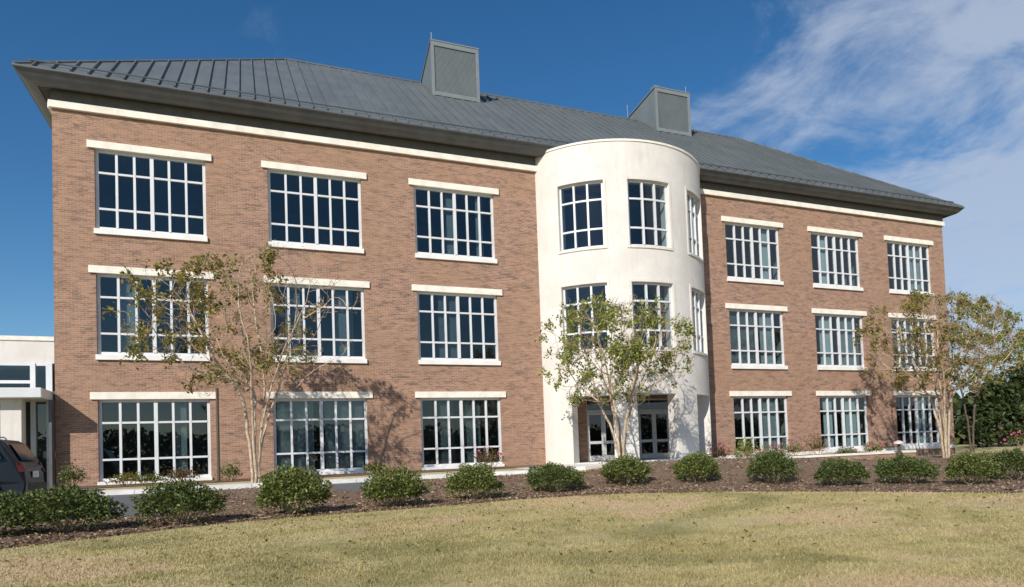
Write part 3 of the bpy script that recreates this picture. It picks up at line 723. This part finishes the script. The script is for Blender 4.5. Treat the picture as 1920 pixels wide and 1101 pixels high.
for a_ in [(9.9, -2.2, .3, .42, 'shrub_leaf_light', 'small pink flowering plant under the wall between second and third windows', 5), (14.1, -2.5, .5, .75, 'red_leaf', 'pink flowering shrub under the third ground floor window', 6),
           (24.6, -4.2, .42, .95, 'myrtle_leaf_green', 'leafy tall plant at the right edge of the cream tower', 0), (25.0, -1.9, .5, .80, 'red_leaf', 'reddish flowering plant at the left end of the planter wall', 8),
           (26.6, -1.6, .55, .62, 'shrub_leaf_light', 'flowering shrub behind the curved end of the planter', 6), (28.0, -1.6, .6, .70, 'myrtle_leaf', 'flowering shrub below the left half of the first right wing window', 12),
           (29.4, -1.5, .55, .85, 'shrub_leaf_light', 'pink flowering shrub below the right half of the first right wing window', 14), (31.0, -1.5, .6, 1.15, 'red_leaf', 'tall brown red shrub between the first and second right wing windows', 2),
           (32.8, -1.6, .5, .45, 'shrub_leaf', 'low green shrub below the second right wing window', 3), (34.5, -1.7, .5, .62, 'shrub_leaf_light', 'shrub with crimson flowers at the right end of the planter', 12),
           (43.8, -3.0, .75, .80, 'shrub_leaf', 'pink flowering shrub just past the right corner of the building', 22), (46.2, -3.6, .8, .85, 'shrub_leaf_light', 'pink flowering shrub in the middle of the bed beyond the corner', 18),
           (48.4, -4.0, .9, 1.05, 'red_leaf', 'pink flowering shrub near the right picture edge', 34)]:
    low_plant(*a_[:6], fl=a_[6], grp=GR, name='flowering_shrub', cat='shrub', nl=900)

# crape myrtles, grown toward points spread through the crown
def myrtle(x, y, label, seed, stems, H, W, low, leafm, nleaf, nseed, lean=(0, 0), name='crape_myrtle', bark='myrtle_bark', group='bare multi stemmed trees in front of the building', sr=.05, lsz=.10, natt=1100, twigs=3, dep=1., step=.17, leafp=.6, side=0., flare=(.05, .13), twr=.0055):
    q = np.random.default_rng(seed); z0 = gz(x, y)+.01; b = empty(name, (x, y, z0), label, 'tree', group)
    tt = q.random(natt*3)**.85; an = q.uniform(0, 2*np.pi, natt*3)
    pro = np.interp(tt, [0, .12, .35, .65, .85, 1], [.45, .72, .98, 1., .78, .35])
    lob = 1+.20*np.sin(an*3+seed)+.13*np.sin(an*5+seed*2+tt*5)
    rr = np.sqrt(q.random(natt*3))*pro*W/2*lob
    att = np.stack([rr*np.cos(an)+lean[0]*tt, rr*np.sin(an)*dep+lean[1]*tt, low+(H-low)*tt+.25*np.sin(an*2+seed)], 1)
    dens = np.array([noise.noise(Vector(p*.75)+Vector((seed, 0, 0))) for p in att]); att = att[dens > -.20][:natt]
    nodes = []; par = []
    for i in range(stems):
        a_ = 6.283*i/stems+q.uniform(-.5, .5); ex = q.uniform(*flare)*W; k = 9; pr_ = -1
        bend = q.uniform(-.25, .25)
        for j in range(k):
            t = j/(k-1); r_ = .10+.05*t+ex*t**2.3; nodes.append((r_*math.cos(a_+bend*t)+q.normal()*.012, r_*math.sin(a_+bend*t)*dep+q.normal()*.012, -.06+(low*.97)*t)); par.append(pr_); pr_ = len(nodes)-1
    nodes = [np.array(n_) for n_ in nodes]; alive = np.ones(len(att), bool); NA = np.array(nodes)
    near_i = np.zeros(len(att), int); near_d = np.full(len(att), 1e9)
    def upd(i0):
        nonlocal near_i, near_d
        d = np.linalg.norm(att[:, None]-NA[None, i0:], axis=2); k = d.argmin(1); dm = d[np.arange(len(att)), k]
        bt = dm < near_d; near_i = np.where(bt, k+i0, near_i); near_d = np.where(bt, dm, near_d)
    upd(0); seen = {}
    for it in range(90):
        alive &= near_d > step*1.3
        if not alive.any(): break
        act = np.where(alive)[0]; new = []
        dirs = {}
        for k in act:
            i = near_i[k]; v = att[k]-NA[i]; v = v/np.linalg.norm(v); dirs.setdefault(i, []).append(v)
        for i, vs in dirs.items():
            d = np.mean(vs, 0)
            if par[i] >= 0:
                pd = NA[i]-NA[par[i]]; d = d+.55*pd/(np.linalg.norm(pd)+1e-9)
            d = d+np.array([0, 0, .12])+q.normal(size=3)*.10; d /= np.linalg.norm(d)
            key = (i, round(d[0]*3), round(d[1]*3), round(d[2]*3))
            if seen.get(key, 0): continue
            seen[key] = 1; new.append(NA[i]+d*step); par.append(i)
        if not new: break
        i0 = len(NA); NA = np.vstack([NA, np.array(new)]); upd(i0)
    n_ = len(NA); ch = [[] for _ in range(n_)]
    for i, p_ in enumerate(par):
        if p_ >= 0: ch[p_].append(i)
    rad = np.zeros(n_)
    for i in range(n_-1, -1, -1):
        rad[i] = .0062 if not ch[i] else sum(rad[c]**2.15 for c in ch[i])**(1/2.15)
    rmax = max(rad[i] for i in range(n_) if par[i] < 0); sc_ = sr/rmax if rmax > sr else 1
    rad = np.where(rad > .0063, np.maximum(.0065, rad*(sc_ if sc_ < 1 else 1)), rad)
    tr = MB(); tw = MB()
    starts = [i for i in range(n_) if par[i] < 0]; stack = [(i, None) for i in starts]
    while stack:
        i, pre = stack.pop(); ch_ = [i] if pre is None else [pre, i]
        while ch[i]:
            cs = sorted(ch[i], key=lambda c: -rad[c]); stack.extend((c, i) for c in cs[1:]); i = cs[0]; ch_.append(i)
        if len(ch_) < 2: continue
        rs = [float(rad[j]) for j in ch_]
        if pre is not None: rs[0] = rs[1]
        big = rs[0] > .017; (tr if big else tw).tube([NA[j] for j in ch_], rs, 7 if big else 3, False)
    tips = [i for i in range(n_) if not ch[i]]; TP = []; TD = []
    for i in tips:
        d = NA[i]-NA[par[i]]; d /= np.linalg.norm(d)
        for k in range(twigs):
            v = d*.6+q.normal(size=3)*.45+np.array([0, 0, .55]); v /= np.linalg.norm(v); l = q.uniform(.15, .42); e_ = NA[i]+v*l
            tw.tube([NA[i], NA[i]+v*l*.5+q.normal(size=3)*.015, e_], [twr, twr*.85, twr*.6], 3, False); TP.append(e_); TD.append(v)
    thin_ = [i for i in range(n_) if rad[i] < .009]
    link('trunk', tr.mesh('trunk', bark, True), b); o_ = link('branches', tw.mesh('branches', 'twig' if bark == 'myrtle_bark' else bark), b); o_['kind'] = 'stuff'
    TP = np.array(TP); TD = np.array(TD)
    pn = np.array([noise.noise(Vector(p*.9)+Vector((0, seed, 3)))+side*p[0]/W for p in TP]); cut = np.quantile(pn, 1-leafp); L = np.where(pn > cut)[0]
    cl_ = 6; idx = np.repeat(q.choice(L, max(1, nleaf//cl_)), cl_)
    P = TP[idx]+q.normal(size=(len(idx), 3))*.085-TD[idx]*q.uniform(0, .3, len(idx))[:, None]; s_ = q.uniform(.6, 1.3, len(P))
    V, Fq = leaves(P, TD[idx]*.5+q.normal(size=P.shape)*.8+np.array([0, 0, -.15]), lsz*s_, lsz*.5*s_, q); link('crown', npmesh('crown', V, Fq, leafm), b)
    if nseed:
        idx = np.repeat(q.choice(len(TP), nseed//8), 8); P = TP[idx]+q.normal(size=(len(idx), 3))*np.array([.035, .035, .06])
        V, Fq = leaves(P, q.normal(size=P.shape), .034, .026, q); link('seed_heads', npmesh('seed_heads', V, Fq, 'seed_head'), b)
    return b
myrtle(6.11, -4.1, 'bare crape myrtle tree in front of the left wing windows, olive sparse leaves', 3, 6, 6.8, 5.6, 2.7, 'myrtle_leaf', 4000, 9000, lean=(-.6, 0), sr=.085, natt=950, leafp=.42, side=-.5, lsz=.14, twigs=3, flare=(.03, .11), twr=.006)
myrtle(18.0, -5.65, 'crape myrtle tree with pale trunks in front of the cream portal', 8, 5, 5.65, 5.5, 2.1, 'myrtle_leaf_green', 6000, 6000, sr=.11, natt=950, leafp=.55, side=-.45, lsz=.14, flare=(.02, .10), twr=.0065)
myrtle(34.95, -5.3, 'crape myrtle tree in front of the right corner of the building', 21, 6, 7.3, 6.7, 2.9, 'myrtle_leaf', 6200, 14000, sr=.11, natt=1300, lsz=.155, leafp=.42, twigs=3, flare=(.02, .09), twr=.008)
myrtle(45.5, 1.0, 'slender tree standing just past the right corner, seen against the sky', 33, 2, 8.8, 7.5, 4.0, 'myrtle_leaf_green', 5200, 0, bark='dark_bark', group=None, name='slender_tree', sr=.11, lsz=.2, natt=600, step=.26)

# evergreen trees beyond
def evergreen(x, y, h, r, seed, lb, mt='evergreen_leaf', nl=5200, lf=.5, grp='evergreen trees beyond the right corner'):
    h *= .82; z = gz(x, y); b = empty('evergreen_tree', (x, y, z), lb, 'tree', grp); g = np.random.default_rng(seed)
    mb = MB(); mb.tube([(0, 0, -.2), (.1, 0, h*.4), (0, .1, h*.9)], [.22, .16, .05], 7, False)
    for i in range(12):
        a_ = i*2.4; zz = h*(.2+.06*i); l = r*.8*(1-.05*i); mb.tube([(0, 0, zz), (math.cos(a_)*l*.5, math.sin(a_)*l*.5, zz+.3), (math.cos(a_)*l, math.sin(a_)*l, zz+.9)], [.07, .045, .015], 5, False)
    link('trunk', mb.mesh('trunk', 'dark_bark', True), b)
    nc = 46; cen = []
    for i in range(nc):
        t = g.random(); zz = h*(.10+.85*t); rr = r*(1-.55*abs(t-.35)**1.0-.35*t)*g.uniform(.35, 1.); a_ = g.uniform(0, 6.28); cen.append((math.cos(a_)*rr, math.sin(a_)*rr, zz, g.uniform(.5, 1.1)*r*.33))
    cen = np.array(cen); idx = g.integers(0, nc, nl); d = g.normal(size=(nl, 3)); d /= np.linalg.norm(d, axis=1, keepdims=True)
    P = cen[idx, :3]+d*(cen[idx, 3]*g.uniform(.4, 1.05, nl))[:, None]*np.array([1, 1, .75])
    P[:, 2] = np.maximum(P[:, 2], .1)
    V, Fq = leaves(P, d+g.normal(size=(nl, 3))*.7, lf*g.uniform(.6, 1.3, nl), lf*.4, g); link('crown', npmesh('crown', V, Fq, mt), b)
for i, (x, y, h, r, lb) in enumerate([(60, 9, 6.2, 3.0, 'low dark evergreen tree nearest the building corner'), (67, 11, 8.2, 3.6, 'dark evergreen tree second from the building corner'),
        (66, 3, 7.0, 3.0, 'dark evergreen tree in front of the others beyond the corner'), (75, 9, 9.2, 3.8, 'tall dark evergreen tree toward the right picture edge'), (72, 0, 8.6, 3.6, 'tall evergreen tree nearest the right picture edge'), (84, 8, 10, 4.5, 'dark evergreen tree farthest to the right')]):
    evergreen(x, y, h, r, 200+i, lb, nl=5200)
low_plant(57.5, .5, 1.5, 2.3, 'yellow_leaf', 'yellow green bush in front of the dark evergreen trees', 'bush', 'yellow_bush', nl=3000)
def wood(name, pts, h, seed, n, sc_=1.3):
    g = np.random.default_rng(seed); P = []
    seg = [(Vector(a_), Vector(b_)) for a_, b_ in zip(pts, pts[1:])]; Ls = np.array([(b_-a_).length for a_, b_ in seg]); pr = Ls/Ls.sum()
    for i in range(n):
        a_, b_ = seg[g.choice(len(seg), p=pr)]; t = g.random(); p = a_.lerp(b_, t)
        hh = h*(.72+.35*noise.noise(Vector((p.x*.09, p.y*.09, seed)))+.22*noise.noise(Vector((p.x*.3, p.y*.3, seed))))
        P.append((p.x+g.normal()*2.5, p.y+g.normal()*2.5, g.random()**.8*hh-.5))
    P = np.array(P); V, Fq = leaves(P, g.normal(size=P.shape), sc_*g.uniform(.5, 1.3, n), sc_*.7, g)
    link(name, npmesh(name, V, Fq, 'evergreen_leaf'), None, kind='stuff')
wood('far_wood', [(70, 30), (95, 18), (110, -10), (130, -40)], 9, 3, 9000)
wood('wood_across_the_road', [(-120, -110), (-40, -125), (30, -128), (100, -118), (170, -90)], 10, 4, 42000, 1.0)

# thin post and bollard light
mb = MB(); mb.tube([(0, 0, 0), (0, 0, 3.0)], .045, 8); mb.box(-.09, .09, -.09, .09, 0, .03)
tag(shift(build(mb, 'post', 'post_paint'), (5.03, -2.6, .21)), 'thin dark brown post beside the left ground floor window', 'post')
bl = empty('bollard_light', (34.6, -3.1, gz(34.6, -3.1)), 'short garden light with pale dome cap by the planter wall', 'garden light')
mb = MB(); mb.tube([(0, 0, 0), (0, 0, .72)], .07, 10); build(mb, 'post', 'post_paint', bl)
mb = MB(); mb.tube([(0, 0, .72), (0, 0, .76), (0, 0, .84), (0, 0, .90)], [.24, .25, .19, .06], 14); build(mb, 'cap', 'lamp_cap', bl, True)

# ------------------------------------------------------------------ parked car (faces left, tail toward the brick wall)
CX, CY, CZ = .93, -5.75, gz(.9, -5.75)-.01
car = empty('parked_car', (CX, CY, CZ), 'dark grey sport utility car parked on the driveway at the left edge', 'car')
HW = .93
pf = [(0, .42), (.02, .62), (-.02, 1.02), (-.10, 1.12), (-.38, 1.60), (-.52, 1.70), (-.9, 1.745), (-2.3, 1.72), (-2.62, 1.62), (-3.35, 1.10), (-4.35, .98), (-4.62, .80), (-4.70, .55), (-4.66, .34), (-.1, .34)]
def hwid(x, z):
    wv = HW*(1-.16*max(0, (z-1.05)/.7)**1.0)
    if x > -.35: wv *= 1-.10*((x+.35)/.35)**2
    if x < -4.1: wv *= 1-.22*((-4.1-x)/.6)**2
    if z < .45: wv *= .97
    return wv
mb = MB(); n = len(pf)
fr = [(x, z) for x, z in pf]
for s in (-1, 1):
    mb.v += [(x, s*hwid(x, z), z) for x, z in fr]
for i in range(n): j = (i+1) % n; mb.f.append((i, j, n+j, n+i)); mb.mi.append(0)
mb.f.append(tuple(range(n))[::-1]); mb.f.append(tuple(n+i for i in range(n))); mb.mi += [0, 0]
build(mb, 'body', 'car_paint', car, bevel=.035)
def sidewin(poly, nm='window'):
    for s in (-1, 1):
        mb = MB(); k = len(poly)
        for off in (.004, .012):
            mb.v += [(x, s*(hwid(x, z)+off), z) for x, z in poly]
        mb.f.append(tuple(range(k))); mb.f.append(tuple(range(k, 2*k))); mb.mi += [0, 0]
        for i in range(k): j = (i+1) % k; mb.f.append((i, j, k+j, k+i)); mb.mi.append(0)
        build(mb, nm, 'black_plastic' if nm == 'cladding' else 'car_dark_glass', car)
mat('car_dark_glass', (.010, .013, .016), .06, spec=.8)
sidewin([(-.62, 1.60), (-.42, 1.22), (-1.12, 1.16), (-1.20, 1.62)]); sidewin([(-1.27, 1.62), (-1.20, 1.16), (-2.05, 1.13), (-2.05, 1.62)]); sidewin([(-2.13, 1.62), (-2.13, 1.13), (-3.02, 1.11), (-2.58, 1.55)])
mb = MB(); mb.hexa([(-.09, -.68, 1.17), (-.09, .68, 1.17), (-.35, .62, 1.585), (-.35, -.62, 1.585), (-.075, -.68, 1.18), (-.075, .68, 1.18), (-.335, .62, 1.595), (-.335, -.62, 1.595)]); build(mb, 'rear_window', 'car_dark_glass', car)
mb = MB(); mb.hexa([(-2.68, -.68, 1.58), (-2.68, .68, 1.58), (-3.30, .74, 1.14), (-3.30, -.74, 1.14), (-2.695, -.68, 1.60), (-2.695, .68, 1.60), (-3.315, .74, 1.16), (-3.315, -.74, 1.16)]); build(mb, 'windshield', 'car_dark_glass', car)
for s in (-1, 1):
    mb = MB(); mb.hexa([(-.10, s*.80, .88), (.03, s*.74, .88), (.03, s*.86, .88), (-.10, s*.925, .88), (-.16, s*.78, 1.12), (-.06, s*.72, 1.12), (-.06, s*.84, 1.12), (-.16, s*.905, 1.12)]); build(mb, 'taillight', 'red_lens', car, bevel=.01)
    mb = MB(); mb.hexa([(-4.64, s*.50, .70), (-4.25, s*.60, .70), (-4.25, s*.925, .72), (-4.55, s*.80, .70), (-4.60, s*.50, .84), (-4.2, s*.60, .88), (-4.2, s*.93, .90), (-4.5, s*.80, .84)]); build(mb, 'headlight', 'white_lens', car)
    mb = MB(); mb.box(-2.95, -2.78, s*.93 if s > 0 else -1.10, 1.10 if s > 0 else -.93, 1.08, 1.22); build(mb, 'mirror', 'car_paint', car, bevel=.03)
    mb = MB(); mb.tube([(-.75, s*.66, 1.74), (-.8, s*.66, 1.80), (-2.2, s*.66, 1.78), (-2.25, s*.66, 1.72)], .02, 6); build(mb, 'roof_rail', 'alloy', car)
mb = MB(); mb.box(-.06, .07, -.80, .80, .36, .60); build(mb, 'bumper', 'black_plastic', car, bevel=.02)
mb = MB(); mb.box(.022, .03, -.26, .26, .74, .90); build(mb, 'number_plate', 'plate_white', car)
for wx in (-.95, -3.75):
    for s in (-1, 1):
        mb = MB(); mb.tube([(wx, s*.66, .36), (wx, s*.68, .36), (wx, s*.94, .36), (wx, s*.955, .36)], [.30, .36, .36, .31], 28); W = build(mb, 'wheel', 'rubber', car, True)
        mb = MB(); mb.tube([(wx, s*.93, .36), (wx, s*.962, .36)], .225, 24)
        for k in range(5):
            t = k*1.2566; mb.tube([(wx, s*.965, .36), (wx+.2*math.cos(t), s*.965, .36+.2*math.sin(t))], .028, 5)
        build(mb, 'rim', 'alloy', W)
        mb = MB(); pts_ = [(wx+.43*math.cos(t), s*(.935), .36+.43*math.sin(t)) for t in [i*math.pi/12 for i in range(13)]]; mb.tube(pts_, .035, 6); build(mb, 'wheel_arch', 'black_plastic', car)

# ------------------------------------------------------------------ grass blades and bark chips (uncountable)
def scatter_grass(n, seed):
    g = np.random.default_rng(seed)
    d = 6.5+24*g.random(n)**1.5; an = YAW+g.uniform(-.75, .72, n)
    x = CAM.x+d*np.sin(an); y = CAM.y+d*np.cos(an)
    ed = np.interp(x, [p[0] for p in EDGE], [p[1] for p in EDGE]); k = y < ed+g.normal(size=n)*.05; x, y = x[k], y[k]
    z = np.array([gz(a_, b_) for a_, b_ in zip(x, y)]); m_ = len(x)
    h = g.uniform(.018, .042, m_)*(1+.8*(g.random(m_) < .04)); wv = .0035+.0006*np.hypot(x-CAM.x, y-CAM.y); t = g.uniform(0, 6.28, m_); l = g.normal(size=(m_, 2))*.014
    P = np.stack([x, y, z], 1); o = np.stack([np.cos(t)*wv, np.sin(t)*wv, np.zeros(m_)], 1)
    V = np.stack([P-o, P+o, P+np.stack([l[:, 0], l[:, 1], h], 1)], 1).reshape(-1, 3)
    return npmesh('grass', V, np.arange(3*m_).reshape(m_, 3), 'grass_blade', 3)
o = link('grass', scatter_grass(230000, 9)); tag(o, 'short dormant straw coloured grass of the lawn', 'grass', kind='stuff')
g = np.random.default_rng(77); n = 26000
x = g.uniform(-2, 27, n); ed = np.interp(x, [p[0] for p in EDGE], [p[1] for p in EDGE]); tp_ = np.interp(x, [p[0] for p in TOPC], [p[1] for p in TOPC])
y = ed+(tp_-ed)*g.random(n)**1.3+g.normal(size=n)*.04; z = np.array([gz(a_, b_) for a_, b_ in zip(x, y)])+.03+g.uniform(0, .03, n)
V, Fq = leaves(np.stack([x, y, z], 1), g.normal(size=(n, 3))*np.array([1, 1, .35]), g.uniform(.04, .12, n), g.uniform(.02, .05, n), g)
o = link('bark_chips', npmesh('bark_chips', V, Fq, 'bark_chip')); tag(o, 'brown bark chips covering the planting bed', 'mulch', kind='stuff')
n = 500; x = g.uniform(0, 20, n); y = g.uniform(-20, -11, n); k = y < np.interp(x, [p[0] for p in EDGE], [p[1] for p in EDGE]); x, y = x[k], y[k]
z = np.array([gz(a_, b_) for a_, b_ in zip(x, y)])+.035; V, Fq = leaves(np.stack([x, y, z], 1), g.normal(size=(len(x), 3))*np.array([1, 1, .2]), .08, .045, g)
o = link('fallen_leaves', npmesh('fallen_leaves', V, Fq, 'myrtle_leaf')); tag(o, 'scattered dry leaves fallen on the lawn', 'leaves', kind='stuff')
